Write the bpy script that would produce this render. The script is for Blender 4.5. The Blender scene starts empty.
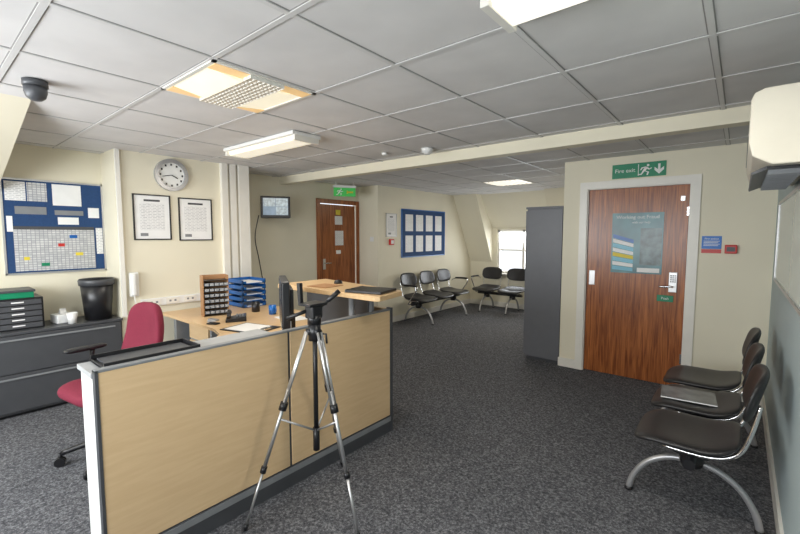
import bpy, bmesh, math, random
from mathutils import Vector, Matrix
random.seed(4)
S=bpy.context.scene
COL=S.collection
GROUPS=[]
# ------------------------------------------------------------ materials
def nodes(name):
    m=bpy.data.materials.new(name); m.use_nodes=True
    nt=m.node_tree; b=nt.nodes['Principled BSDF']; return m,nt,b
def mat(name,col,rough=.5,metal=0,var=.06,scale=12,emit=0,ecol=None,bump=0,bscale=200,spec=.5):
    m,nt,b=nodes(name)
    tc=nt.nodes.new('ShaderNodeTexCoord'); n=nt.nodes.new('ShaderNodeTexNoise'); n.inputs['Scale'].default_value=scale
    nt.links.new(tc.outputs['Object'],n.inputs['Vector'])
    r=nt.nodes.new('ShaderNodeValToRGB')
    r.color_ramp.elements[0].position=.3; r.color_ramp.elements[1].position=.7
    r.color_ramp.elements[0].color=[c*(1-var) for c in col]+[1]
    r.color_ramp.elements[1].color=[min(1,c*(1+var)) for c in col]+[1]
    nt.links.new(n.outputs['Fac'],r.inputs['Fac']); nt.links.new(r.outputs['Color'],b.inputs['Base Color'])
    b.inputs['Roughness'].default_value=rough; b.inputs['Metallic'].default_value=metal
    b.inputs['Specular IOR Level'].default_value=spec
    if emit:
        b.inputs['Emission Color'].default_value=list(ecol or col)+[1]; b.inputs['Emission Strength'].default_value=emit
    if bump:
        n2=nt.nodes.new('ShaderNodeTexNoise'); n2.inputs['Scale'].default_value=bscale
        nt.links.new(tc.outputs['Object'],n2.inputs['Vector'])
        bp=nt.nodes.new('ShaderNodeBump'); bp.inputs['Strength'].default_value=bump; bp.inputs['Distance'].default_value=.005
        nt.links.new(n2.outputs['Fac'],bp.inputs['Height']); nt.links.new(bp.outputs['Normal'],b.inputs['Normal'])
    return m
def wood(name,c1,c2,stretch,scale,rough=.35,dist=3):
    m,nt,b=nodes(name)
    tc=nt.nodes.new('ShaderNodeTexCoord'); mp=nt.nodes.new('ShaderNodeMapping'); mp.inputs['Scale'].default_value=stretch
    n=nt.nodes.new('ShaderNodeTexNoise'); n.inputs['Scale'].default_value=scale; n.inputs['Detail'].default_value=6; n.inputs['Distortion'].default_value=dist
    r=nt.nodes.new('ShaderNodeValToRGB'); r.color_ramp.elements[0].position=.35; r.color_ramp.elements[1].position=.68
    r.color_ramp.elements[0].color=list(c1)+[1]; r.color_ramp.elements[1].color=list(c2)+[1]
    nt.links.new(tc.outputs['Object'],mp.inputs['Vector']); nt.links.new(mp.outputs['Vector'],n.inputs['Vector'])
    nt.links.new(n.outputs['Fac'],r.inputs['Fac']); nt.links.new(r.outputs['Color'],b.inputs['Base Color'])
    b.inputs['Roughness'].default_value=rough
    return m
def printed(name,bg,ink,rw=.03,rh=.012,ms=.004,offset=.37):
    m,nt,b=nodes(name)
    tc=nt.nodes.new('ShaderNodeTexCoord'); sp=nt.nodes.new('ShaderNodeSeparateXYZ'); ad=nt.nodes.new('ShaderNodeMath'); cb=nt.nodes.new('ShaderNodeCombineXYZ')
    br=nt.nodes.new('ShaderNodeTexBrick'); br.inputs['Scale'].default_value=1; br.offset=offset
    br.inputs['Color1'].default_value=list(ink)+[1]; br.inputs['Color2'].default_value=[(i+j)/2 for i,j in zip(ink,bg)]+[1]; br.inputs['Mortar'].default_value=list(bg)+[1]
    br.inputs['Brick Width'].default_value=rw; br.inputs['Row Height'].default_value=rh; br.inputs['Mortar Size'].default_value=ms
    nt.links.new(tc.outputs['Object'],sp.inputs[0]); nt.links.new(sp.outputs[0],ad.inputs[0]); nt.links.new(sp.outputs[1],ad.inputs[1])
    nt.links.new(ad.outputs[0],cb.inputs[0]); nt.links.new(sp.outputs[2],cb.inputs[1]); nt.links.new(cb.outputs[0],br.inputs['Vector'])
    nt.links.new(br.outputs['Color'],b.inputs['Base Color']); b.inputs['Roughness'].default_value=.5
    return m
def carpet():
    m,nt,b=nodes('carpet')
    tc=nt.nodes.new('ShaderNodeTexCoord')
    n=nt.nodes.new('ShaderNodeTexNoise'); n.inputs['Scale'].default_value=68; n.inputs['Detail'].default_value=5; n.inputs['Roughness'].default_value=.8
    n2=nt.nodes.new('ShaderNodeTexNoise'); n2.inputs['Scale'].default_value=1.3
    r=nt.nodes.new('ShaderNodeValToRGB'); e=r.color_ramp.elements
    e[0].position=.35; e[0].color=(.034,.035,.040,1); e[1].position=.68; e[1].color=(.33,.335,.355,1)
    k=e.new(.5); k.color=(.110,.112,.123,1)
    mx=nt.nodes.new('ShaderNodeMix'); mx.data_type='RGBA'; mx.blend_type='MULTIPLY'; mx.inputs[0].default_value=.2
    nt.links.new(tc.outputs['Object'],n.inputs['Vector']); nt.links.new(tc.outputs['Object'],n2.inputs['Vector'])
    nt.links.new(n.outputs['Fac'],r.inputs['Fac']); nt.links.new(r.outputs['Color'],mx.inputs[6]); nt.links.new(n2.outputs['Fac'],mx.inputs[7])
    nt.links.new(mx.outputs[2],b.inputs['Base Color']); b.inputs['Roughness'].default_value=.95; b.inputs['Specular IOR Level'].default_value=.15
    bp=nt.nodes.new('ShaderNodeBump'); bp.inputs['Strength'].default_value=.6; bp.inputs['Distance'].default_value=.006
    nt.links.new(n.outputs['Fac'],bp.inputs['Height']); nt.links.new(bp.outputs['Normal'],b.inputs['Normal'])
    return m
M={}
M['wall']=mat('cream_paint',(.78,.73,.58),.7,var=.025,scale=2,bump=.08,bscale=120)
M['rwall']=mat('right_wall_painted_shade',(.42,.50,.51),.6,var=.03,scale=2,bump=.08,bscale=120)  # blue-grey base colour has the shade on this wall painted in
M['trim']=mat('white_gloss_paint',(.80,.775,.71),.35,var=.02)
M['tile']=mat('ceiling_tile',(.68,.665,.655),.9,var=.05,scale=4,bump=.15,bscale=300)
M['tbar']=mat('ceiling_tbar',(.64,.63,.62),.5,var=.02)
M['tbars']=mat('ceiling_tbar_painted_shadow',(.30,.29,.28),.7,var=.02)  # dark tone painting the shadow beside the T-bars
M['carpet']=carpet()
M['beech']=wood('beech_laminate',(.71,.50,.28),(.76,.55,.32),(1,1,10),4,.35,.6)
M['beecht']=wood('beech_top',(.66,.45,.24),(.72,.50,.28),(10,1,1),4,.3,.6)
M['mahog']=wood('door_veneer',(.17,.042,.010),(.46,.155,.042),(16,16,.7),3,.28,1.2)
M['dark']=mat('dark_grey_metal',(.065,.068,.075),.4,var=.04)
M['grey']=mat('grey_steel_cupboard',(.135,.14,.155),.42,var=.03)
M['midgrey']=mat('mid_grey_plastic',(.22,.23,.24),.45)
M['ltgrey']=mat('light_grey_laminate',(.36,.37,.38),.4)
M['black']=mat('black_plastic',(.012,.012,.014),.35,var=.1)
M['vinyl']=mat('black_vinyl',(.018,.017,.018),.38,var=.15,bump=.1,bscale=90)
M['white']=mat('white_plastic',(.80,.80,.78),.4,var=.02)
M['cream']=mat('cream_plastic',(.70,.655,.55),.4,var=.02)
M['paper']=mat('paper',(.85,.85,.84),.7,var=.02)
M['magazine']=mat('magazine_cover',(.16,.165,.17),.22,var=.3,scale=9)
M['print']=printed('printed_paper',(.83,.83,.82),(.46,.46,.48),.045,.016,.005)
M['calendar']=printed('planner_grid',(.30,.31,.34),(.66,.66,.65),.03,.022,.0026,0)
M['blue']=mat('blue_felt',(.015,.055,.16),.8,var=.1,scale=80)
M['bluep']=mat('blue_plastic',(.01,.12,.42),.3)
M['bluesign']=mat('blue_sign',(.02,.16,.55),.4)
M['green']=mat('green_sign',(.0,.22,.10),.4)
M['greenlit']=mat('green_sign_lit',(.03,.34,.08),.4,emit=.2,ecol=(.15,.8,.15))
M['red']=mat('red_plastic',(.55,.02,.015),.35)
M['burg']=mat('burgundy_fabric',(.17,.009,.030),.85,var=.15,scale=150,bump=.2)
M['chrome']=mat('chrome',(.75,.75,.76),.18,1,var=.02)
M['alu']=mat('brushed_aluminium',(.60,.60,.60),.35,.85,var=.03)
M['silver']=mat('silver_paint',(.45,.45,.46),.35,.6)
M['diff']=mat('diffuser_lit',(.85,.80,.68),.4,var=.01,emit=.42,ecol=(1,.90,.70))
M['diffhot']=mat('diffuser_lit_bright',(.9,.85,.75),.4,var=.01,emit=1.2,ecol=(1,.93,.80))
M['reflw']=mat('white_reflector',(.85,.80,.66),.3,emit=.55,ecol=(1,.90,.66))
M['warm']=mat('warm_reflector',(.70,.45,.20),.3,emit=.42,ecol=(1,.66,.30))
M['screen']=mat('monitor_glass',(.10,.13,.17),.12,emit=.5,ecol=(.4,.5,.6),scale=9,var=.7)
M['screenpane']=mat('monitor_image_pane',(.35,.40,.42),.2,emit=.35,ecol=(.6,.7,.75),scale=25,var=.6)
M['screenoff']=mat('monitor_glass_dark',(.012,.013,.016),.25)
M['board']=mat('whiteboard_surface',(.50,.57,.58),.12,var=.02)
M['teal']=mat('poster_teal',(.07,.19,.21),.25,var=.45,scale=4)
M['tealphoto']=mat('poster_photo',(.10,.15,.15),.25,var=.7,scale=14)
M['cyan']=mat('poster_cyan',(.12,.42,.55),.3)
M['yellow']=mat('yellow_label',(.75,.6,.05),.5)
M['tan']=mat('tan_wood',(.42,.22,.10),.5)
M['skin']=mat('clock_face',(.85,.85,.82),.4,var=.01)
M['blind']=mat('blind_fabric_glow',(.85,.86,.88),.6,emit=.7,ecol=(.9,.95,1))  # emission stands in for daylight passing through the slats
# ------------------------------------------------------------ helpers
def grp(name,loc=(0,0,0),rz=0):
    e=bpy.data.objects.new(name,None); e.empty_display_size=.1; e.location=loc; e.rotation_euler=(0,0,rz)
    COL.objects.link(e); GROUPS.append(e); return e
def fin(name,bm,m,parent=None,smooth=False,origin=None):
    me=bpy.data.meshes.new(name)
    if origin is None:
        o=Vector((0,0,0)); 
        for v in bm.verts: o+=v.co
        o/=max(1,len(bm.verts))
    else: o=Vector(origin)
    for v in bm.verts: v.co-=o
    bmesh.ops.recalc_face_normals(bm,faces=bm.faces)
    bm.to_mesh(me); bm.free()
    if smooth:
        for p in me.polygons: p.use_smooth=True
    me.materials.append(M[m] if isinstance(m,str) else m)
    ob=bpy.data.objects.new(name,me); ob.location=o; COL.objects.link(ob)
    if parent: ob.parent=parent
    return ob
def addbox(bm,a,b):
    x0,x1=sorted((a[0],b[0]));y0,y1=sorted((a[1],b[1]));z0,z1=sorted((a[2],b[2]))
    v=[bm.verts.new(p) for p in [(x0,y0,z0),(x1,y0,z0),(x1,y1,z0),(x0,y1,z0),(x0,y0,z1),(x1,y0,z1),(x1,y1,z1),(x0,y1,z1)]]
    for f in [(0,3,2,1),(4,5,6,7),(0,1,5,4),(1,2,6,5),(2,3,7,6),(3,0,4,7)]: bm.faces.new([v[i] for i in f])
def box(name,a,b,m,parent=None,bev=0,seg=2):
    bm=bmesh.new(); addbox(bm,a,b)
    if bev: bmesh.ops.bevel(bm,geom=bm.edges[:],offset=bev,segments=seg,profile=.5,affect='EDGES')
    return fin(name,bm,m,parent)
def boxes(name,lst,m,parent=None):
    bm=bmesh.new()
    for a,b in lst: addbox(bm,a,b)
    return fin(name,bm,m,parent)
def prism(name,pts,z0,z1,m,parent=None,axis='z',bev=0):
    bm=bmesh.new()
    def P(p,h): return {'z':(p[0],p[1],h),'y':(p[0],h,p[1]),'x':(h,p[0],p[1])}[axis]
    lo=[bm.verts.new(P(p,z0)) for p in pts]; hi=[bm.verts.new(P(p,z1)) for p in pts]
    n=len(pts); bm.faces.new(lo[::-1]); bm.faces.new(hi)
    for i in range(n): bm.faces.new([lo[i],lo[(i+1)%n],hi[(i+1)%n],hi[i]])
    if bev: bmesh.ops.bevel(bm,geom=bm.edges[:],offset=bev,segments=2,profile=.5,affect='EDGES')
    return fin(name,bm,m,parent)
def smoothpts(pts,k=6):
    P=[Vector(p) for p in pts]; out=[]
    for i in range(len(P)-1):
        p0=P[max(i-1,0)];p1=P[i];p2=P[i+1];p3=P[min(i+2,len(P)-1)]
        for j in range(k):
            t=j/k
            out.append(.5*((2*p1)+(p2-p0)*t+(2*p0-5*p1+4*p2-p3)*t*t+(3*p1-p0-3*p2+p3)*t**3))
    out.append(P[-1]); return out
def addtube(bm,pts,r,n=12,r1=None):
    P=[Vector(p) for p in pts]; rings=[]
    t=(P[1]-P[0]).normalized(); up=Vector((0,0,1)) if abs(t.z)<.9 else Vector((1,0,0))
    u=t.cross(up).normalized()
    for i,p in enumerate(P):
        t=((P[min(i+1,len(P)-1)]-P[max(i-1,0)])).normalized()
        u=(u-t*u.dot(t)).normalized(); w=t.cross(u)
        rr=r if r1 is None else r+(r1-r)*i/(len(P)-1)
        rings.append([bm.verts.new(p+rr*(math.cos(2*math.pi*k/n)*u+math.sin(2*math.pi*k/n)*w)) for k in range(n)])
    for a,b in zip(rings,rings[1:]):
        for k in range(n): bm.faces.new([a[k],a[(k+1)%n],b[(k+1)%n],b[k]])
    bm.faces.new(rings[0][::-1]); bm.faces.new(rings[-1])
def tube(name,pts,r,m,parent=None,sm=0,n=12,r1=None):
    bm=bmesh.new(); addtube(bm,smoothpts(pts,sm) if sm else pts,r,n,r1)
    ob=fin(name,bm,m,parent,True); 
    for p in ob.data.polygons:
        if len(p.vertices)>4: p.use_smooth=False
    return ob
def lathe(name,prof,c,m,parent=None,n=32,smooth=True):
    bm=bmesh.new(); rings=[]
    for r,z in prof:
        rings.append([bm.verts.new((c[0]+r*math.cos(2*math.pi*k/n),c[1]+r*math.sin(2*math.pi*k/n),c[2]+z)) for k in range(n)])
    for a,b in zip(rings,rings[1:]):
        for k in range(n): bm.faces.new([a[k],a[(k+1)%n],b[(k+1)%n],b[k]])
    if prof[0][0]>0: bm.faces.new(rings[0][::-1])
    if prof[-1][0]>0: bm.faces.new(rings[-1])
    bmesh.ops.remove_doubles(bm,verts=bm.verts,dist=1e-5)
    return fin(name,bm,m,parent,smooth)
def pad(name,fn,th,m,parent=None,nu=18,nv=18,e=4.5):
    bm=bmesh.new(); top=[];bot=[]
    def ss(i,n): return -math.cos(math.pi*i/n)
    for j in range(nv+1):
        t=ss(j,nv); w=(max(0,1-abs(t)**e))**(1/e)
        rt=[];rb=[]
        for i in range(nu+1):
            s=ss(i,nu); p,nn=fn(s*w,t); p=Vector(p);nn=Vector(nn).normalized()
            d=th*.5*(max(0,1-abs(s)**8))**.5*(max(0,1-abs(t)**8))**.5
            rt.append(bm.verts.new(p+nn*d)); rb.append(bm.verts.new(p-nn*d))
        top.append(rt);bot.append(rb)
    for G in (top,bot):
        for j in range(nv):
            for i in range(nu): bm.faces.new([G[j][i],G[j][i+1],G[j+1][i+1],G[j+1][i]])
    bmesh.ops.remove_doubles(bm,verts=bm.verts,dist=4e-4)
    return fin(name,bm,m,parent,True)
def text(name,s,loc,rot,size,m,parent=None):
    c=bpy.data.curves.new(name,'FONT'); c.body=s; c.size=size; c.extrude=.0006; c.align_x='CENTER'; c.align_y='CENTER'
    c.materials.append(M[m]); o=bpy.data.objects.new(name,c); o.location=loc; o.rotation_euler=rot; COL.objects.link(o)
    if parent: o.parent=parent
    return o
H=2.35; XR=.23; XL=-4.65; YD=4.85; XE=-5.1; XN=-5.05; YB=-1.2; YW=8.1
# ------------------------------------------------------------ shell
box('floor',(-5.3,YB-.1,-.1),(.4,8.3,0),'carpet')
box('ceiling',(-5.3,YB-.1,H),(.4,8.3,H+.1),'tile')
L=[];LS=[]
x=-1.93
xs=[x+.6*k for k in range(-5,4)]
ys=[.97+.6*k for k in range(-3,12)]
for xx in xs:
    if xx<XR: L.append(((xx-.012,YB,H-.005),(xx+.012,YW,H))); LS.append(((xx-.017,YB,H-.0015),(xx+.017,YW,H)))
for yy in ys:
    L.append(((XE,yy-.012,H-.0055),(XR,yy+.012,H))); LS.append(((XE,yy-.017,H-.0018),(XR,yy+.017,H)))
boxes('trim_ceiling_grid',L,'tbar'); boxes('trim_ceiling_grid_painted_shadow',LS,'tbars')  # second mesh: flat dark strips as painted shadow along the bars
box('wall_right',(XR,YB-.1,0),(XR+.1,YD+.1,H),'rwall')
DX0,DX1,DT=-1.31,-.40,2.02
boxes('wall_door_side',[((-1.58,YD,0),(DX0-.03,YD+.1,H)),((DX1+.03,YD,0),(XR,YD+.1,H)),((DX0-.03,YD,DT+.03),(DX1+.03,YD+.1,H))],'wall')
box('wall_return',(-1.58,YD+.1,0),(-1.48,YW,H),'wall')
WX0,WX1,WZ0,WZ1=-4.0,-2.85,.72,1.64
boxes('wall_far',[((XL,YW,0),(WX0,YW+.1,H)),((WX1,YW,0),(-1.48,YW+.1,H)),((WX0,YW,0),(WX1,YW+.1,WZ0)),((WX0,YW,WZ1),(WX1,YW+.1,H))],'wall')
box('wall_left_far',(XL-.1,5.15,0),(XL,YW,H),'wall')
box('wall_recess_return',(XE-.1,5.05,0),(XL,5.15,H),'wall')
RY0,RY1=4.20,4.97
boxes('wall_recess',[((XE-.1,2.73,0),(XE,RY0-.03,H)),((XE-.1,RY1+.03,0),(XE,5.05,H)),((XE-.1,RY0-.03,DT+.03),(XE,RY1+.03,H))],'wall')
box('wall_left',(XE-.1,1.33,0),(XL,2.73,H),'wall')
box('wall_left_alcove',(XN-.15,YB-.1,0),(XN,1.33,H),'wall')
RW=[(-4.2,-2.5),(-2.1,-.4)]
boxes('wall_rear',[((XN,YB-.1,0),(XR,YB,.9)),((XN,YB-.1,2.0),(XR,YB,H)),((XN,YB-.1,.9),(RW[0][0],YB,2.0)),((RW[0][1],YB-.1,.9),(RW[1][0],YB,2.0)),((RW[1][1],YB-.1,.9),(XR,YB,2.0))],'wall')
for i,(a,b) in enumerate(RW):
    boxes('window_%d'%(i+2),[((a,YB-.08,.9),(a+.05,YB-.02,2.0)),((b-.05,YB-.08,.9),(b,YB-.02,2.0)),((a,YB-.08,.9),(b,YB-.02,.95)),((a,YB-.08,1.95),(b,YB-.02,2.0)),(((a+b)/2-.03,YB-.08,.9),((a+b)/2+.03,YB-.02,2.0))],'trim')
prism('wall_slope_left',[(-3.35,H),(XN,1.90),(XN,H)],YB,.55,'wall',axis='y')
prism('wall_slope_far',[(YW,.95),(7.35,H),(YW,H)],XL,WX0-.12,'wall',axis='x')
prism('wall_slope_dormer_head',[(YW,1.68),(7.55,H),(YW,H)],WX0-.12,WX1+.1,'wall',axis='x')
prism('wall_slope_far_right',[(YW,.95),(7.35,H),(YW,H)],WX1+.1,-1.58,'wall',axis='x')
box('trim_ceiling_beam',(XE,3.47,2.25),(XR,3.59,H),'wall')
boxes('baseboard_door_side',[((-1.59,YD-.015,0),(DX0-.09,YD,.10)),((DX1+.09,YD-.015,0),(XR,YD,.10))],'trim')
box('baseboard_right',(XR-.015,YB,0),(XR,YD-.015,.10),'trim')
box('baseboard_left_far',(XL,5.05,0),(XL+.015,YW,.10),'trim')
box('baseboard_far',(XL,YW-.015,0),(-1.58,YW,.10),'trim')
box('baseboard_recess_return',(XE,5.035,0),(XL+.015,5.05,.10),'trim')
box('baseboard_recess',(XE,2.73,0),(XE+.015,4.1,.10),'trim')
g=grp('window_1')
boxes('frame',[((WX0,YW+.02,WZ0),(WX0+.05,YW+.08,WZ1)),((WX1-.05,YW+.02,WZ0),(WX1,YW+.08,WZ1)),((WX0,YW+.02,WZ0),(WX1,YW+.08,WZ0+.05)),((WX0,YW+.02,WZ1-.05),(WX1,YW+.08,WZ1)),((WX0+.55,YW+.02,WZ0),(WX0+.60,YW+.08,WZ1)),((WX0,YW+.03,1.2),(WX1,YW+.07,1.235))],'trim',g)
box('sill',(WX0-.05,YW-.09,WZ0-.03),(WX1+.05,YW+.02,WZ0),'trim',g,.004)
boxes('blind_slats',[((WX0+.03,YW-.02,WZ1-.05-.03*k),(WX1-.03,YW+.012,WZ1-.042-.03*k)) for k in range(8)],'blind',g)
# ------------------------------------------------------------ doors
g=grp('door_1')
box('leaf',(DX0,YD+.02,.008),(DX1,YD+.06,DT),'mahog',g,.002)
boxes('architrave',[((DX0-.09,YD-.018,0),(DX0-.012,YD,DT+.085)),((DX1+.012,YD-.018,0),(DX1+.09,YD,DT+.085)),((DX0-.012,YD-.018,DT+.012),(DX1+.012,YD,DT+.085))],'trim',g)
boxes('jamb',[((DX0-.03,YD,0),(DX0-.003,YD+.1,DT+.03)),((DX1+.003,YD,0),(DX1+.03,YD+.1,DT+.03)),((DX0-.003,YD,DT+.003),(DX1+.003,YD+.1,DT+.03))],'trim',g)
box('handle_plate',(-.535,YD+.006,.96),(-.465,YD+.02,1.16),'alu',g,.003)
tube('lever',[(-.50,YD+.01,1.02),(-.50,YD-.04,1.02),(-.52,YD-.045,1.02),(-.61,YD-.045,1.015)],.010,'chrome',g,4)
boxes('keypad_buttons',[((-.522+.018*i,YD+.002,1.06+.02*j),(-.51+.018*i,YD+.007,1.072+.02*j)) for i in range(3) for j in range(4)],'black',g)
box('push_plate',(-1.285,YD+.012,.98),(-1.225,YD+.02,1.14),'alu',g,.002)
box('closer',(DX1-.07,YD+.0,1.86),(DX1-.03,YD+.02,1.91),'chrome',g,.003)
boxes('hinges',[((DX1-.012,YD+.0,.25),(DX1+.003,YD+.02,.35)),((DX1-.012,YD+.0,1.72),(DX1+.003,YD+.02,1.8))],'chrome',g)
g=grp('door_2')
box('leaf',(XE-.06,RY0,.008),(XE-.02,RY1,DT),'mahog',g,.002)
boxes('architrave',[((XE,RY0-.08,0),(XE+.016,RY0-.01,DT+.08)),((XE,RY1+.01,0),(XE+.016,RY1+.07,DT+.08)),((XE,RY0-.01,DT+.01),(XE+.016,RY1+.01,DT+.08))],'mahog',g)
box('handle_plate',(XE-.02,4.26,.98),(XE-.012,4.31,1.15),'alu',g)
tube('lever',[(XE-.015,4.285,1.08),(XE+.04,4.285,1.08),(XE+.045,4.38,1.08)],.010,'chrome',g)
for i,(a,b,c,d,m) in enumerate([(4.54,4.64,1.86,1.94,'yellow'),(4.52,4.68,1.70,1.84,'print'),(4.52,4.70,1.36,1.60,'print'),(4.54,4.64,1.22,1.28,'paper')]):
    box('door_notice_%d'%i,(XE-.02,a,c),(XE-.016,b,d),m,g)
g=grp('door_poster')
box('sheet',(-1.07,YD+.016,1.13),(-.60,YD+.0195,1.76),'teal',g)
box('photo_block',(-.80,YD+.0148,1.22),(-.61,YD+.0158,1.60),'tealphoto',g)
text('headline','Working out Fraud',(-.835,YD+.0155,1.715),(math.pi/2,0,0),.05,'white',g)
text('subhead','with our help',(-.80,YD+.0155,1.66),(math.pi/2,0,0),.03,'white',g)
cols=['cyan','white','cyan','yellow','white','cyan','white','bluep']
for k in range(8): prism('band_%d'%k,[(-1.055,1.165+.048*k),(-.86,1.15+.042*k),(-.86,1.186+.042*k),(-1.055,1.205+.048*k)],YD+.0142,YD+.0152,cols[k],g,'y')
box('footer',(-.82,YD+.0142,1.145),(-.62,YD+.0152,1.19),'white',g)
g=grp('door_tag'); box('tag',(-.63,YD+.010,.86),(-.49,YD+.0195,.925),'green',g,.002); text('tag_text','Push',(-.56,YD+.009,.8925),(math.pi/2,0,0),.035,'white',g)
def man(g,cx,y,cz,s):
    prism('runner_torso',[(cx-.2*s,cz-.05*s),(cx+.0*s,cz-.15*s),(cx+.18*s,cz+.22*s),(cx+.0*s,cz+.28*s)],y-.001,y,'white',g,'y')
    prism('runner_leg_a',[(cx-.2*s,cz-.05*s),(cx-.05*s,cz-.12*s),(cx-.28*s,cz-.42*s),(cx-.5*s,cz-.42*s),(cx-.5*s,cz-.34*s),(cx-.32*s,cz-.32*s)],y-.001,y,'white',g,'y')
    prism('runner_leg_b',[(cx-.1*s,cz-.08*s),(cx+.05*s,cz-.12*s),(cx+.3*s,cz-.2*s),(cx+.2*s,cz-.48*s),(cx+.1*s,cz-.46*s),(cx+.17*s,cz-.24*s)],y-.001,y,'white',g,'y')
    prism('runner_arm_a',[(cx+.0*s,cz+.28*s),(cx-.3*s,cz+.22*s),(cx-.4*s,cz+.0*s),(cx-.32*s,cz-.02*s),(cx-.22*s,cz+.14*s),(cx+.05*s,cz+.18*s)],y-.001,y,'white',g,'y')
    prism('runner_arm_b',[(cx+.15*s,cz+.24*s),(cx+.3*s,cz+.08*s),(cx+.48*s,cz+.16*s),(cx+.5*s,cz+.09*s),(cx+.28*s,cz-.02*s),(cx+.1*s,cz+.1*s)],y-.001,y,'white',g,'y')
    prism('runner_head',[(cx+.2*s+.1*s*math.cos(a),cz+.38*s+.1*s*math.sin(a)) for a in [k*math.pi/6 for k in range(12)]],y-.001,y,'white',g,'y')
g=grp('fire_exit_sign')
box('plate',(-1.085,YD-.006,2.12),(-.60,YD,2.265),'green',g,.001)
text('label','Fire exit',(-.965,YD-.007,2.195),(math.pi/2,0,0),.056,'white',g)
box('man_panel',(-.845,YD-.0065,2.135),(-.845+.006,YD-.006,2.25),'white',g)
man(g,-.78,YD-.0065,2.19,.115)
prism('arrow',[(-.670,2.24),(-.650,2.24),(-.650,2.185),(-.620,2.21),(-.620,2.18),(-.66,2.14),(-.70,2.18),(-.70,2.21),(-.670,2.185)],YD-.0075,YD-.0065,'white',g,'y')
g=grp('fire_action_notice')
box('plate',(-.285,YD-.004,1.40),(-.135,YD,1.52),'bluesign',g,.001)
text('txt','Fire action',(-.21,YD-.005,1.495),(math.pi/2,0,0),.025,'white',g)
boxes('lines',[((-.27,YD-.005,1.47-.014*k),(-.15-.01*(k%2),YD-.004,1.475-.014*k)) for k in range(4)],'white',g)
box('lower_plate',(-.285,YD-.004,1.36),(-.135,YD,1.397),'red',g)
g=grp('break_glass_point')
box('body',(-.11,YD-.04,1.36),(-.02,YD,1.44),'red',g,.006); box('glass',(-.095,YD-.042,1.38),(-.035,YD-.039,1.42),'dark',g)
# ------------------------------------------------------------ tall cupboard
g=grp('tall_metal_cupboard')
box('carcass',(-2.01,4.86,.04),(-1.59,5.76,1.84),'grey',g,.004)
box('plinth',(-1.99,4.88,0),(-1.60,5.74,.04),'dark',g)
box('top_cap',(-2.025,4.85,1.84),(-1.585,5.77,1.865),'grey',g,.003)
box('door_a',(-2.032,4.87,.06),(-2.012,5.305,1.82),'grey',g,.003); box('door_b',(-2.032,5.315,.06),(-2.012,5.75,1.82),'grey',g,.003)
box('handle',(-2.045,5.28,.95),(-2.032,5.30,1.1),'chrome',g)
# ------------------------------------------------------------ AC unit
g=grp('air_conditioner',(0,0,0))
prism('casing',[(XR-.005,1.82),(.085,1.82),(.02,1.86),(.005,1.92),(.005,2.09),(.015,2.12),(.05,2.135),(XR-.005,2.135)],2.30,3.38,'cream',g,'y',.006)
boxes('louvre_slot',[((.07,2.36,1.81),(.19,3.30,1.822))],'black',g)
boxes('vanes',[((.075,2.40+.075*k,1.79),(.185,2.404+.075*k,1.815)) for k in range(12)],'midgrey',g)
prism('flap',[(.07,1.825),(.02,1.80),(.024,1.79),(.075,1.812)],2.38,3.28,'dark',g,'y')
box('seam',(.002,2.31,1.945),(.006,3.37,1.95),'midgrey',g)
g=grp('whiteboard')
box('surface',(XR-.012,1.5,1.20),(XR-.002,4.3,1.76),'board',g)
boxes('frame',[((XR-.018,1.48,1.18),(XR-.001,4.32,1.20)),((XR-.018,1.48,1.76),(XR-.001,4.32,1.78)),((XR-.018,1.48,1.2),(XR-.001,1.5,1.76)),((XR-.018,4.3,1.2),(XR-.001,4.32,1.76))],'alu',g)
# ------------------------------------------------------------ ceiling lights
g=grp('recessed_ceiling_light')
x0,x1,y0,y1=-2.53,-1.93,.97,1.57
boxes('rim',[((x0,y0,H-.012),(x1,y0+.02,H-.003)),((x0,y1-.02,H-.012),(x1,y1,H-.003)),((x0,y0,H-.012),(x0+.02,y1,H-.003)),((x1-.02,y0,H-.012),(x1,y1,H-.003))],'trim',g)
prism('reflector_a',[(y0+.02,H-.008),(y0+.20,H-.03),(y0+.20,H-.006),(y0+.02,H-.006)],x0+.10,x1-.10,'reflw',g,'x')
prism('reflector_b',[(y1-.02,H-.008),(y1-.20,H-.03),(y1-.20,H-.006),(y1-.02,H-.006)],x0+.10,x1-.10,'reflw',g,'x')
boxes('reflector_ends',[((x0+.02,y0+.02,H-.014),(x0+.10,y0+.2,H-.006)),((x0+.02,y1-.2,H-.014),(x0+.10,y1-.02,H-.006)),((x1-.10,y0+.02,H-.014),(x1-.02,y0+.2,H-.006)),((x1-.10,y1-.2,H-.014),(x1-.02,y1-.02,H-.006))],'warm',g)
box('lamp_bed',(x0+.02,y0+.20,H-.008),(x1-.02,y1-.20,H-.0065),'warm',g)
boxes('louvre',[((x0+.02,y0+.20+.0285*k,H-.03),(x1-.02,y0+.203+.0285*k,H-.008)) for k in range(8)]+[((x0+.02+.035*k,y0+.2,H-.03),(x0+.024+.035*k,y1-.2,H-.008)) for k in range(17)],'trim',g)
def batten(name,x0,x1,y0,y1,dm):
    g=grp(name)
    box('body',(x0,y0,H-.035),(x1,y1,H-.006),'white',g,.004)
    prism('diffuser',[(y0+.03,H-.035),(y0+.05,H-.07),(y1-.05,H-.07),(y1-.03,H-.035)],x0+.03,x1-.03,dm,g,'x',.004)
    boxes('diffuser_ribs',[((x0+.04,y0+.06+.026*k,H-.072),(x1-.04,y0+.062+.026*k,H-.069)) for k in range(6)],'trim',g)
    boxes('end_caps',[((x0,y0+.02,H-.075),(x0+.03,y1-.02,H-.034)),((x1-.03,y0+.02,H-.075),(x1,y1-.02,H-.034))],'trim',g)
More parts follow.
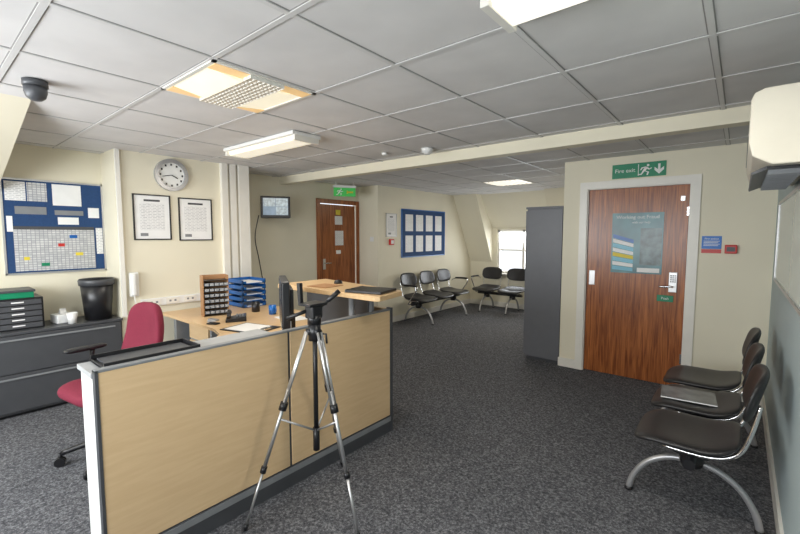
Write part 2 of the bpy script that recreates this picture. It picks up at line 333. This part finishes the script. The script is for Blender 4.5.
batten('fluorescent_batten_light',-3.80,-2.72,1.98,2.26,'diff')
batten('fluorescent_batten_light',-.70,.20,1.24,1.50,'diffhot')
g=grp('recessed_ceiling_light')
boxes('rim',[((-3.13,5.77,H-.012),(-2.53,5.79,H-.003)),((-3.13,6.35,H-.012),(-2.53,6.37,H-.003)),((-3.13,5.77,H-.012),(-3.11,6.37,H-.003)),((-2.55,5.77,H-.012),(-2.53,6.37,H-.003))],'trim',g)
box('panel',(-3.11,5.79,H-.01),(-2.55,6.35,H-.0065),'diffhot',g)
boxes('louvre',[((-3.11+.07*k,5.79,H-.02),(-3.105+.07*k,6.35,H-.01)) for k in range(1,8)],'trim',g)
lathe('smoke_detector',[(0,0),(.03,0),(.035,.012),(.05,.018),(.055,.04),(.055,.055),(0,.055)],(-2.33,3.22,H-.058),'white',None)
lathe('ceiling_sensor',[(0,0),(.02,0),(.03,.012),(.03,.025),(0,.025)],(-2.78,3.12,H-.028),'white',None)
g=grp('dome_security_camera')
lathe('mount',[(0,0),(.055,0),(.055,.03),(0,.03)],(-2.93,.50,H-.034),'dark',g)
lathe('dome',[(0,-.055),(.025,-.05),(.042,-.035),(.05,-.01),(.05,.02),(0,.02)],(-2.93,.50,H-.055),'dark',g)
# ------------------------------------------------------------ left wall items
def picture(name,Y0,Y1,z0,z1,X,m='print',fr='black'):
    g=grp(name)
    w=.012
    boxes('frame',[((X,Y0,z0),(X+.015,Y1,z0+w)),((X,Y0,z1-w),(X+.015,Y1,z1)),((X,Y0,z0),(X+.015,Y0+w,z1)),((X,Y1-w,z0),(X+.015,Y1,z1))],fr,g)
    box('sheet',(X+.001,Y0+w,z0+w),(X+.006,Y1-w,z1-w),'paper',g)
    box('print_area',(X+.006,Y0+.06,z0+.10),(X+.007,Y1-.06,z1-.09),m,g)
    box('print_title',(X+.006,Y0+.10,z1-.07),(X+.007,Y1-.10,z1-.05),'dark',g)
    box('print_logo',(X+.006,Y0+.06,z0+.04),(X+.007,Y0+.13,z0+.07),'midgrey',g)
picture('framed_notice',1.47,1.82,1.48,1.94,XL)
picture('framed_notice',1.90,2.26,1.47,1.93,XL)
g=grp('wall_clock')
def ydisc(name,r0,r1,x0,x1,m,c,g,n=40):
    bm=bmesh.new(); R=[]
    for (r,xx) in ((r0,x0),(r1,x0),(r1,x1),(r0,x1)):
        R.append([bm.verts.new((xx,c[0]+r*math.cos(2*math.pi*k/n),c[1]+r*math.sin(2*math.pi*k/n))) for k in range(n)])
    for a,b in ((0,1),(1,2),(2,3),(3,0)):
        for k in range(n): bm.faces.new([R[a][k],R[a][(k+1)%n],R[b][(k+1)%n],R[b][k]])
    return fin(name,bm,m,g)
cc=(1.84,2.155)
ydisc('rim',.128,.165,XL,XL+.04,'silver',cc,g); ydisc('face',.001,.142,XL+.002,XL+.02,'skin',cc,g)
bm=bmesh.new()
for k in range(12):
    a=k*math.pi/6; yy=cc[0]+.108*math.sin(a); zz=cc[1]+.108*math.cos(a); addbox(bm,(XL+.02,yy-.008,zz-.010),(XL+.022,yy+.008,zz+.010))
fin('hour_marks',bm,'black',g)
tube('hour_hand',[(XL+.023,cc[0],cc[1]),(XL+.023,cc[0]+.06,cc[1]-.03)],.005,'black',g,n=6)
tube('minute_hand',[(XL+.025,cc[0],cc[1]),(XL+.025,cc[0]-.09,cc[1]-.02)],.004,'black',g,n=6)
g=grp('notice_board')
box('felt',(XN,.58,1.18),(XN+.012,1.33,2.03),'blue',g)
boxes('frame',[((XN,.57,1.17),(XN+.018,1.33,1.185)),((XN,.57,2.025),(XN+.018,1.33,2.04)),((XN,.57,1.17),(XN+.018,.585,2.04)),((XN,1.315,1.17),(XN+.018,1.33,2.04))],'alu',g)
for i,(a,b,c,d,m) in enumerate([(.60,.74,1.84,2.01,'print'),(.75,.89,1.84,2.01,'calendar'),(.93,1.15,1.81,2.01,'paper'),(1.20,1.29,1.70,1.80,'paper'),(.66,.88,1.72,1.79,'midgrey'),(.64,1.24,1.20,1.58,'calendar'),(.94,1.16,1.72,1.765,'midgrey'),(1.255,1.31,1.34,1.60,'print'),(.60,.64,1.56,1.70,'paper'),(.70,.74,1.30,1.33,'yellow'),(.95,1.0,1.42,1.45,'red'),(1.08,1.14,1.33,1.36,'yellow'),(.64,1.24,1.58,1.61,'dark'),(.96,1.12,1.63,1.70,'paper'),(.82,.88,1.24,1.27,'green'),(1.04,1.10,1.50,1.53,'bluep')]):
    box('sheet_%d'%i,(XN+.012,a,c),(XN+.0145+.0003*i,b,d),m,g)
g=grp('pipe_trunking')
boxes('ducts',[((XL,2.37,.78),(XL+.05,2.44,H)),((XL,2.47,.78),(XL+.05,2.54,H)),((XL,2.57,.78),(XL+.06,2.70,H))],'trim',g)
box('elbow',(XL,2.35,.74),(XL+.065,2.71,.80),'trim',g,.004)
g=grp('corner_trunking'); box('duct',(XL,1.335,.73),(XL+.035,1.37,H),'trim',g)
g=grp('socket_strip'); box('trunk',(XL,1.5,.80),(XL+.03,2.3,.88),'white',g,.003)
for k in range(4):
    box('socket_%d'%k,(XL+.03,1.55+.18*k,.81),(XL+.036,1.68+.18*k,.87),'trim',g,.002)
    boxes('socket_holes_%d'%k,[((XL+.036,1.58+.18*k,.83),(XL+.037,1.60+.18*k,.85)),((XL+.036,1.63+.18*k,.83),(XL+.037,1.65+.18*k,.85))],'midgrey',g)
g=grp('wall_phone'); box('base',(XL,1.405,.92),(XL+.04,1.485,1.16),'white',g,.01); box('handset',(XL+.04,1.415,.93),(XL+.07,1.455,1.15),'white',g,.012)
tube('cord',[(XL+.05,1.435,.93),(XL+.06,1.44,.86),(XL+.05,1.47,.80),(XL+.05,1.5,.88)],.004,'white',g,6)
g=grp('wall_monitor',(-4.80,3.20,1.90),math.radians(56))
box('casing',(-.19,0,-.145),(.19,.05,.145),'black',g,.008); box('screen',(-.160,-.003,-.105),(.160,0,.12),'screen',g)
boxes('screen_panes',[((-.155,-.004,.01),(-.005,-.003,.115)),((.005,-.004,-.10),(.155,-.003,.0)),((.005,-.004,.01),(.155,-.003,.115))],'screenpane',g)
box('rear_housing',(-.12,.05,-.09),(.12,.10,.09),'black',g,.01)
tube('arm',[(0,.10,0),(0,.18,0)],.018,'black',g)
g=grp('monitor_bracket'); box('plate',(XE,3.22,1.78),(XE+.02,3.36,1.98),'black',g); tube('cable',[(XE+.02,3.12,1.8),(XE+.03,3.05,1.5),(XE+.03,3.1,1.2),(XE+.03,3.15,.9)],.006,'black',g,6)
tube('arm',[(XE+.02,3.30,1.90),(-4.96,3.30,1.90)],.018,'black',g)
tube('wall_cable',[(XE+.015,2.86,H),(XE+.02,2.83,1.9),(XE+.02,2.87,1.3),(XE+.02,2.95,.9)],.006,'black',None,6)
g=grp('illuminated_exit_sign',(-4.75,4.40,2.19),math.radians(60))
box('plate',(-.17,-.012,-.065),(.17,.012,.065),'greenlit',g,.003); box('housing',(-.18,-.03,.065),(.18,.03,.10),'white',g,.004)
man(g,-.08,-.0125,0,.11)
boxes('icons',[((.03,-.0135,-.012),(.13,-.012,.012)),((.03,-.0135,-.025),(.045,-.012,.025))],'yellow',g)
boxes('rods',[((-.14,-.004,.10),(-.132,.004,.158)),((.132,-.004,.10),(.14,.004,.158))],'white',g)
g=grp('display_board')
box('felt',(XL,5.66,1.14),(XL+.012,7.02,1.98),'blue',g)
boxes('frame',[((XL,5.65,1.125),(XL+.018,7.03,1.14)),((XL,5.65,1.98),(XL+.018,7.03,1.995)),((XL,5.65,1.125),(XL+.018,5.665,1.995)),((XL,7.015,1.125),(XL+.018,7.03,1.995))],'bluep',g)
for r in range(2):
    for c in range(4):
        y=5.76+c*.31; z=1.22+r*.38
        box('sheet_%d%d'%(r,c),(XL+.012,y,z),(XL+.014,y+.22,z+.30),'print',g)
picture('framed_notice',5.24,5.52,1.50,1.90,XL,'print','alu')
g=grp('fire_call_point'); box('body',(XL-.002,5.32,1.36),(XL+.04,5.42,1.46),'red',g,.005); box('glass',(XL+.04,5.335,1.38),(XL+.042,5.405,1.44),'white',g)
g=grp('light_switch'); box('plate',(-4.83,5.04,1.42),(-4.75,5.05,1.50),'white',g,.002); box('rocker',(-4.80,5.034,1.445),(-4.78,5.04,1.475),'white',g)
# ------------------------------------------------------------ benches
def bench(n,loc,rz,arms=(),pitch=.56):
    g=grp('waiting_room_bench',loc,rz)
    xs=[(i-(n-1)/2)*pitch for i in range(n)]
    for i,cx in enumerate(xs):
        def fs(s,t,cx=cx):
            x=cx+s*.245; y=-.03+t*.235
            z=.445-.018*(1-s*s)*(1-t*t)*1 -(.035*max(0,-t-.55)**1.5/.3) +.05*max(0,t-.3)**2/.5
            return (x,y,z),(0,0,1)
        pad('seat_%d'%i,fs,.045,'vinyl',g)
        def fb(s,t,cx=cx):
            x=cx+s*.225; z=.735+t*.125
            y=.235+.03*t+.035*(s*s)*-1+.02
            return (x,y,z),(0,1,-.15)
        pad('back_%d'%i,fb,.035,'vinyl',g,e=3.2)
        for sx in (-1,1):
            tube('back_frame_%d%s'%(i,'ab'[sx>0]),[(cx+sx*.17,-.12,.40),(cx+sx*.18,.08,.405),(cx+sx*.19,.19,.46),(cx+sx*.195,.235,.58),(cx+sx*.19,.262,.72)],.010,'chrome',g,5)
        box('bracket_%d'%i,(cx-.12,-.08,.355),(cx+.12,.08,.42),'black',g,.006)
    tube('beam',[(xs[0]-.2,0,.345),(xs[-1]+.2,0,.345)],.028,'black',g)
    lx=[xs[0],xs[-1]]
    for i,x in enumerate(lx):
        tube('leg_front_%d'%i,[(x,-.30,.012),(x,-.275,.10),(x,-.21,.20),(x,-.11,.265),(x,0,.285)],.017,'silver',g,5)
        tube('leg_rear_%d'%i,[(x,.30,.012),(x,.275,.10),(x,.21,.20),(x,.11,.265),(x,0,.285)],.017,'silver',g,5)
        lathe('hub_%d'%i,[(0,0),(.05,0),(.06,.03),(.055,.09),(0,.09)],(x,0,.26),'black',g)
        for sy in (-1,1): lathe('foot_%d%d'%(i,sy),[(0,0),(.024,0),(.022,.015),(0,.015)],(x,sy*.30,0.0),'black',g)
    for sx in arms:
        x=sx*((n-1)/2*pitch+.27)
        tube('arm_frame_%d'%sx,[(x-sx*.08,.02,.345),(x,.02,.36),(x,-.08,.5),(x,-.16,.63),(x,-.1,.665),(x,.12,.66),(x,.22,.62)],.011,'chrome',g,5)
        tube('arm_rest_%d'%sx,[(x,-.15,.672),(x,-.05,.678),(x,.12,.672)],.018,'black',g,4)
    return g
b1=bench(3,(-.15,3.28,0),math.radians(-90))
b2=bench(3,(-4.28,6.25,0),math.radians(90),arms=(-1,1))
b3=bench(2,(-3.70,7.62,0),0,arms=(-1,))
g=grp('magazine',(-.22,3.27,.463),.1); box('pages',(-.15,-.12,0),(.15,.12,.008),'paper',g,.003); box('front_page',(-.15,-.12,.008),(.15,.12,.011),'magazine',g)
# ------------------------------------------------------------ reception desk
g=grp('reception_desk')
PX=-2.04; Y0,Y1,YM=.475,2.37,1.43
box('front_panel_a',(PX-.03,Y0+.012,.13),(PX,YM-.008,.955),'beech',g,.003)
box('front_panel_b',(PX-.03,YM+.008,.13),(PX,Y1-.025,.955),'beech',g,.003)
boxes('panel_posts',[((PX-.034,Y0,0),(PX+.003,Y0+.012,.965)),((PX-.034,YM-.008,.0),(PX-.006,YM+.008,.965)),((PX-.036,Y1-.025,0),(PX+.006,Y1,.975))],'dark',g)
box('panel_cap',(PX-.034,Y0,.955),(PX+.003,Y1-.02,.968),'midgrey',g,.003)
box('plinth',(PX-.03,Y0+.012,0.0),(PX+.002,Y1-.02,.125),'dark',g,.002)
box('plinth_strip',(PX+.002,Y0+.012,.085),(PX+.006,Y1-.02,.12),'midgrey',g)
box('side_unit',(-2.25,Y0,.02),(PX-.035,1.30,.925),'white',g,.003)
box('side_unit_top',(-2.29,Y0-.005,.925),(PX-.035,1.38,.948),'ltgrey',g,.003)
prism('worksurface',[(-2.075,1.305),(-2.075,2.32),(-2.95,2.36),(-3.1,2.60),(-3.3,2.66),(-4.60,2.66),(-4.60,1.66),(-3.45,1.66),(-3.22,1.60),(-3.06,1.46),(-2.95,1.25),(-2.80,1.05),(-2.62,.98),(-2.295,.98),(-2.295,1.305)][::-1],.705,.73,'beecht',g,bev=.003)
box('end_gable',(-2.9,Y1-.03,0),(PX-.04,Y1,.965),'beech',g,.003)
prism('counter_top',[(-2.92,1.95),(-1.82,1.94),(-1.79,1.96),(-1.85,2.26),(-1.89,2.29),(-2.92,2.46)],1.095,1.13,'beecht',g,bev=.004)
for i,(a,b) in enumerate([(-2.12,2.02),(-2.85,2.02),(-2.12,2.22)]): tube('counter_post_%d'%i,[(a,b,.73),(a,b,1.095)],.022,'midgrey',g)
box('counter_skirt',(-2.85,2.19,.73),(-2.12,2.21,1.095),'dark',g)
boxes('legs',[((-4.5,1.75,0),(-4.44,2.55,.70)),((-3.3,2.5,0),(-3.24,2.56,.70)),((-2.7,1.04,0),(-2.35,1.08,.70))],'midgrey',g)
g=grp('drawer_pedestal')
box('carcass',(-4.35,1.85,.05),(-3.9,2.45,.68),'ltgrey',g,.004)
for k in range(3): box('drawer_%d'%k,(-4.33,1.83,.08+.2*k),(-3.92,1.85,.26+.2*k),'beech',g,.003)
boxes('castors',[((-4.33,1.87,0),(-4.29,1.91,.05)),((-3.96,1.87,0),(-3.92,1.91,.05)),((-4.33,2.39,0),(-4.29,2.43,.05)),((-3.96,2.39,0),(-3.92,2.43,.05))],'black',g)
g=grp('document_tray',(-2.18,.74,.949),.0)
boxes('tray',[((-.10,-.22,0),(.10,.19,.006)),((-.10,-.22,0),(-.094,.19,.03)),((.094,-.22,0),(.10,.19,.03)),((-.10,.184,0),(.10,.19,.03)),((-.1,-.22,0),(.10,-.214,.012))],'black',g)
box('papers',(-.085,-.20,.006),(.085,.17,.014),'dark',g)
g=grp('black_folder',(-2.0,2.10,1.131),.25); box('cover',(-.14,-.12,0),(.14,.12,.018),'black',g,.004); box('spine',(-.145,-.12,0),(-.135,.12,.02),'dark',g)
g=grp('brochure',(-2.5,2.1,1.131),.1); box('sheet',(-.1,-.1,0),(.1,.1,.004),'tan',g)
g=grp('computer_mouse',(-2.55,2.28,1.131),.6); lathe('body',[(0,.03),(.02,.028),(.032,.018),(.036,.0),(0,0)],(0,0,0),'black',g)
g=grp('desktop_monitor',(-2.42,1.66,.731),math.radians(-32))
box('casing',(-.23,-.02,.17),(.23,.03,.50),'black',g,.008); box('screen',(-.215,-.0225,.185),(.215,-.02,.485),'screenoff',g)
box('rear_hump',(-.12,.03,.22),(.12,.06,.44),'black',g,.01)
prism('neck',[(-.03,.0),(.03,.0),(.025,.25),(-.025,.25)],.05,.075,'black',g,'y'); 
lathe('foot',[(0,0),(.12,0),(.115,.012),(0,.018)],(0,.04,0),'black',g)
g=grp('keyboard',(-2.72,1.38,.731),math.radians(-35)); box('base',(-.20,-.07,0),(.20,.07,.018),'black',g,.004)
boxes('keys',[((-.19+.029*i,-.06+.03*j,.018),(-.166+.029*i,-.035+.03*j,.024)) for i in range(13) for j in range(4)],'dark',g)
g=grp('clipboard',(-3.2,1.86,.731),math.radians(15)); box('board',(-.20,-.15,0),(.20,.15,.006),'black',g,.002); box('paper',(-.17,-.125,.006),(.12,.125,.009),'print',g); box('clip',(.14,-.04,.006),(.19,.04,.02),'chrome',g,.003)
g=grp('paper_sheet',(-2.75,1.95,.731),math.radians(25)); box('sheet',(-.15,-.11,0),(.15,.11,.004),'paper',g)
g=grp('paper_sheet',(-3.3,2.35,.731),math.radians(-10)); box('sheet',(-.15,-.11,0),(.15,.11,.004),'print',g)
g=grp('coffee_mug',(-3.62,2.35,.731)); lathe('body',[(0,0),(.035,0),(.038,.09),(.034,.09),(.032,.008),(0,.008)],(0,0,0),'bluep',g); tube('handle',[(.036,0,.075),(.062,0,.065),(.062,0,.035),(.036,0,.02)],.005,'bluep',g,4,8)
g=grp('desk_phone',(-3.62,1.96,.731),math.radians(60))
prism('base',[(-.09,0),(.09,0),(.09,.05),(-.09,.02)],-.09,.09,'black',g,'y',.004)
tube('handset',[(-.06,-.11,.05),(-.06,-.07,.075),(-.06,.05,.08),(-.06,.09,.06)],.018,'black',g,5)
boxes('buttons',[((-.0+.025*i,-.04+.025*j,.04),(.017+.025*i,-.023+.025*j,.052)) for i in range(3) for j in range(4)],'midgrey',g)
def traystack(loc,n,rz):
    g=grp('letter_tray_stack',loc,rz)
    for k in range(n):
        z=.065*k
        boxes('tier_%d'%k,[((-.14,-.17,z),(.14,.17,z+.006)),((-.14,-.17,z),(-.132,.17,z+.045)),((.132,-.17,z),(.14,.17,z+.045)),((-.14,.162,z),(.14,.17,z+.045)),((-.14,-.17,z),(-.10,-.162,z+.03)),((.10,-.17,z),(.14,-.162,z+.03))],'bluep',g)
        box('papers_%d'%k,(-.12,-.15,z+.006),(.12,.15,z+.014),'paper',g)
    boxes('risers',[((sx*.136-.004,sy*.15-.006,0),(sx*.136+.004,sy*.15+.006,.065*n-.02)) for sx in (-1,1) for sy in (-1,1)],'bluep',g)
traystack((-4.33,2.48,.731),5,math.radians(90))
g=grp('desk_organiser',(-4.05,1.97,.731),math.radians(75))
boxes('uprights',[((-.12,-.07,0),(-.11,.07,.40)),((.11,-.07,0),(.12,.07,.40)),((-.12,.06,0),(.12,.07,.40))],'tan',g)
boxes('shelves',[((-.11,-.09,.02+.055*k),(.11,.06,.026+.055*k)) for k in range(7)],'black',g)
boxes('cards',[((-.10+.045*i,-.08,.026+.055*k),(-.065+.045*i,-.02,.05+.055*k)) for k in range(6) for i in range(5)],'ltgrey',g)
g=grp('hole_punch',(-3.62,1.74,.731),.4); box('base',(-.05,-.03,0),(.05,.03,.012),'black',g,.003); prism('lever',[(-.05,.015),(.05,.03),(.05,.045),(-.04,.05)],-.02,.02,'silver',g,'y')
lathe('pen_pot',[(0,0),(.04,0),(.042,.10),(.038,.10),(.036,.01),(0,.01)],(-3.88,2.32,.731),'black',None)
# ------------------------------------------------------------ office chair
g=grp('office_chair',(-3.30,.85,0),math.radians(9))
pad('seat',lambda s,t:((s*.245,-.01+t*.235,.50-.015*(1-s*s)*(1-t*t)-.03*max(0,-t-.5)),(0,0,1)),.09,'burg',g)
pad('back',lambda s,t:((s*.22*(1-.08*t),.265+.05*t-.05*s*s+.02*math.cos(t*2.5),.80+t*.235),(0,1,-.15)),.075,'burg',g,e=3.2)
prism('underpan',[(-.2,-.2),(.2,-.2),(.2,.2),(-.2,.2)],.42,.46,'black',g,bev=.01)
tube('spine',[(0,.08,.42),(0,.25,.42),(0,.315,.5),(0,.325,.68)],.022,'black',g,5)
tube('gas_lift',[(0,0,.10),(0,0,.42)],.028,'black',g); tube('lift_cover',[(0,0,.10),(0,0,.25)],.036,'black',g)
for k in range(5):
    a=k*2*math.pi/5+.4; ca,sa=math.cos(a),math.sin(a)
    tube('base_arm_%d'%k,[(0,0,.13),(ca*.12,sa*.12,.12),(ca*.28,sa*.28,.085)],.026,'black',g,4,r1=.016)
    px,py=ca*.29,sa*.29
    for q in (-1,1):
        ox,oy=-sa*.014*q,ca*.014*q
        tube('castor_%d%s'%(k,'ab'[q>0]),[(px+ox*.5,py+oy*.5,.03),(px+ox*1.6,py+oy*1.6,.03)],.03,'black',g,n=18)
    tube('castor_stem_%d'%k,[(px,py,.03),(px,py,.09)],.01,'black',g)
for sx in (-1,1):
    tube('arm_loop_%d'%sx,[(sx*.18,.0,.43),(sx*.28,.0,.45),(sx*.295,.02,.59),(sx*.29,.03,.70)],.016,'black',g,5)
    pad('arm_pad_%d'%sx,lambda s,t,sx=sx:((sx*.29+s*.035,-.01+t*.13,.72),(0,0,1)),.03,'black',g)
# ------------------------------------------------------------ lateral filing cabinet + items
g=grp('filing_cabinet')
box('carcass',(XN+.01,.10,.03),(-4.62,1.32,.70),'dark',g,.004)
box('top',(XN+.01,.09,.70),(-4.60,1.325,.722),'dark',g,.003)
box('plinth',(XN+.03,.12,0),(-4.66,1.30,.03),'black',g)
for i,(z0,z1) in enumerate([(.05,.365),(.375,.69)]):
    box('drawer_%d'%i,(-4.622,.11,z0),(-4.605,1.31,z1),'dark',g,.004)
    box('pull_%d'%i,(-4.606,.16,z1-.04),(-4.595,1.26,z1-.025),'midgrey',g,.002)
g=grp('desktop_drawer_stack',(-4.84,.59,.723))
box('shell',(-.16,-.17,0),(.14,.17,.27),'black',g,.005)
for k in range(5): box('drawer_%d'%k,(.14,-.155,.012+.05*k),(.15,.155,.052+.05*k),'dark',g,.002); box('label_%d'%k,(.15,-.04,.03+.05*k),(.152,.04,.04+.05*k),'paper',g)
g=grp('green_file_box',(-4.82,.56,.994)); box('box',(-.13,-.16,0),(.13,.14,.05),'green',g,.004); box('lid',(-.14,-.17,.05),(.14,.15,.07),'dark',g,.004)
g=grp('waste_bin',(-4.76,1.17,.723))
lathe('bucket',[(0,0),(.105,0),(.135,.38),(.128,.38),(.10,.01),(0,.01)],(0,0,0),'black',g)
lathe('liner',[(.130,.35),(.138,.39),(.146,.375),(.142,.33),(.139,.33)],(0,0,0),'dark',g)
g=grp('paper_cup',(-4.68,.95,.723)); lathe('cup',[(0,0),(.03,0),(.042,.10),(.039,.10),(.028,.006),(0,.006)],(0,0,0),'white',g)
g=grp('tissue_box',(-4.82,.91,.723),.2); box('box',(-.07,-.07,0),(.07,.06,.08),'paper',g,.006); pad('tissue',lambda s,t:((s*.035,t*.025,.10+.025*math.cos(s*4)),(0,0,1)),.01,'white',g,8,8)
# ------------------------------------------------------------ tripod
g=grp('camera_tripod')
C=Vector((-1.76,1.40,0)); feet=[Vector((-1.90,1.04,.012)),Vector((-1.40,1.37,.012)),Vector((-1.96,1.77,.012))]
for i,f in enumerate(feet):
    d=(f-C); d.z=0; d.normalize(); top=C+d*.045+Vector((0,0,1.01))
    m1=top.lerp(f,.38); m2=top.lerp(f,.70)
    side=Vector((-d.y,d.x,0))*.011
    for q in (-1,1): tube('leg_upper_%d%s'%(i,'ab'[q>0]),[top+side*q,m1+side*q],.0075,'alu',g,n=10)
    tube('leg_mid_%d'%i,[top.lerp(f,.3),m2],.010,'alu',g,n=10); tube('leg_low_%d'%i,[m2,f],.007,'alu',g,n=10)
    tube('clamp_a_%d'%i,[top.lerp(f,.365),top.lerp(f,.405)],.021,'black',g); tube('clamp_b_%d'%i,[top.lerp(f,.69),top.lerp(f,.72)],.016,'black',g)
    tube('rubber_foot_%d'%i,[f+(top-f).normalized()*.03,f],.012,'black',g)
    tube('brace_%d'%i,[C+Vector((0,0,.45)),top.lerp(f,.45)],.006,'silver',g,n=8)
    tube('hinge_%d'%i,[C+Vector((0,0,1.01)),top],.018,'black',g)
tube('collar',[C+Vector((0,0,.96)),C+Vector((0,0,1.05))],.034,'black',g)
tube('centre_column',[C+Vector((0,0,.36)),C+Vector((0,0,1.10))],.013,'black',g)
tube('column_grip',[C+Vector((0,0,.34)),C+Vector((0,0,.47))],.018,'black',g)
tube('crank',[C+Vector((.03,0,1.0)),C+Vector((.07,.02,1.0)),C+Vector((.075,.02,.95))],.006,'black',g)
tube('pan_base',[C+Vector((0,0,1.05)),C+Vector((0,0,1.10))],.036,'black',g)
box('tilt_block',C+Vector((-.04,-.035,1.08)),C+Vector((.03,.035,1.15)),'black',g,.008)
box('quick_plate',C+Vector((-.065,-.06,1.15)),C+Vector((.04,.06,1.165)),'black',g,.004)
tube('pan_handle',[C+Vector((.0,.03,1.13)),C+Vector((.03,.07,1.17)),C+Vector((.05,.12,1.21))],.009,'black',g); tube('pan_grip',[C+Vector((.03,.07,1.17)),C+Vector((.055,.13,1.22))],.014,'black',g)
tube('tilt_knob',[C+Vector((-.03,-.03,1.12)),C+Vector((-.11,-.10,1.08))],.010,'black',g)
prism('clamp_stem',[(C.x-.075,1.16),(C.x-.055,1.16),(C.x-.06,1.27),(C.x-.085,1.27)],C.y-.05,C.y-.03,'black',g,'y')
# ------------------------------------------------------------ recentre groups built in world coordinates
for e in GROUPS:
    if e.location.length<1e-6 and e.children:
        c=Vector((0,0,0))
        for ch in e.children: c+=ch.location
        c/=len(e.children); c.z=min(ch.location.z for ch in e.children)
        e.location=c
        for ch in e.children: ch.location-=c
# ------------------------------------------------------------ lighting
def area(name,loc,rot,sx,sy,e,col=(1,1,1)):
    l=bpy.data.lights.new(name,'AREA'); l.shape='RECTANGLE'; l.size=sx; l.size_y=sy; l.energy=e; l.color=col
    o=bpy.data.objects.new(name,l); o.location=loc; o.rotation_euler=rot; COL.objects.link(o); return o
for i,(a,b) in enumerate(RW):
    area('window_daylight_%d'%i,((a+b)/2,YB-.12,1.45),(math.radians(90),0,0),b-a,1.1,[100,62][i],(.92,.96,1))
area('far_window_daylight',((WX0+WX1)/2,YW+.12,1.18),(math.radians(-90),0,0),1.0,.85,26,(.92,.96,1))
area('batten_lamp',(-3.26,2.12,H-.085),(0,0,0),1.0,.16,14,(1,.92,.80))
area('batten_lamp_b',(-.25,1.37,H-.085),(0,0,0),.85,.16,14,(1,.93,.83))
area('recessed_lamp',(-2.23,1.27,H-.035),(0,0,0),.5,.5,9,(1,.90,.74))
area('recessed_lamp_b',(-2.83,6.07,H-.025),(0,0,0),.5,.5,15,(1,.90,.75))
w=bpy.data.worlds.new('World'); S.world=w; w.use_nodes=True
bg=w.node_tree.nodes['Background']; bg.inputs[0].default_value=(.90,.95,1,1); bg.inputs[1].default_value=1.35
# ------------------------------------------------------------ camera
cam=bpy.data.cameras.new('camera'); cam.sensor_width=36; cam.lens=411/800*36; cam.clip_start=.02
co=bpy.data.objects.new('camera',cam); co.location=(0,0,1.53); co.rotation_euler=(math.radians(90-4.45),0,math.radians(39.6)); COL.objects.link(co); S.camera=co
S.view_settings.view_transform='Standard'; S.view_settings.look='None'; S.view_settings.exposure=0
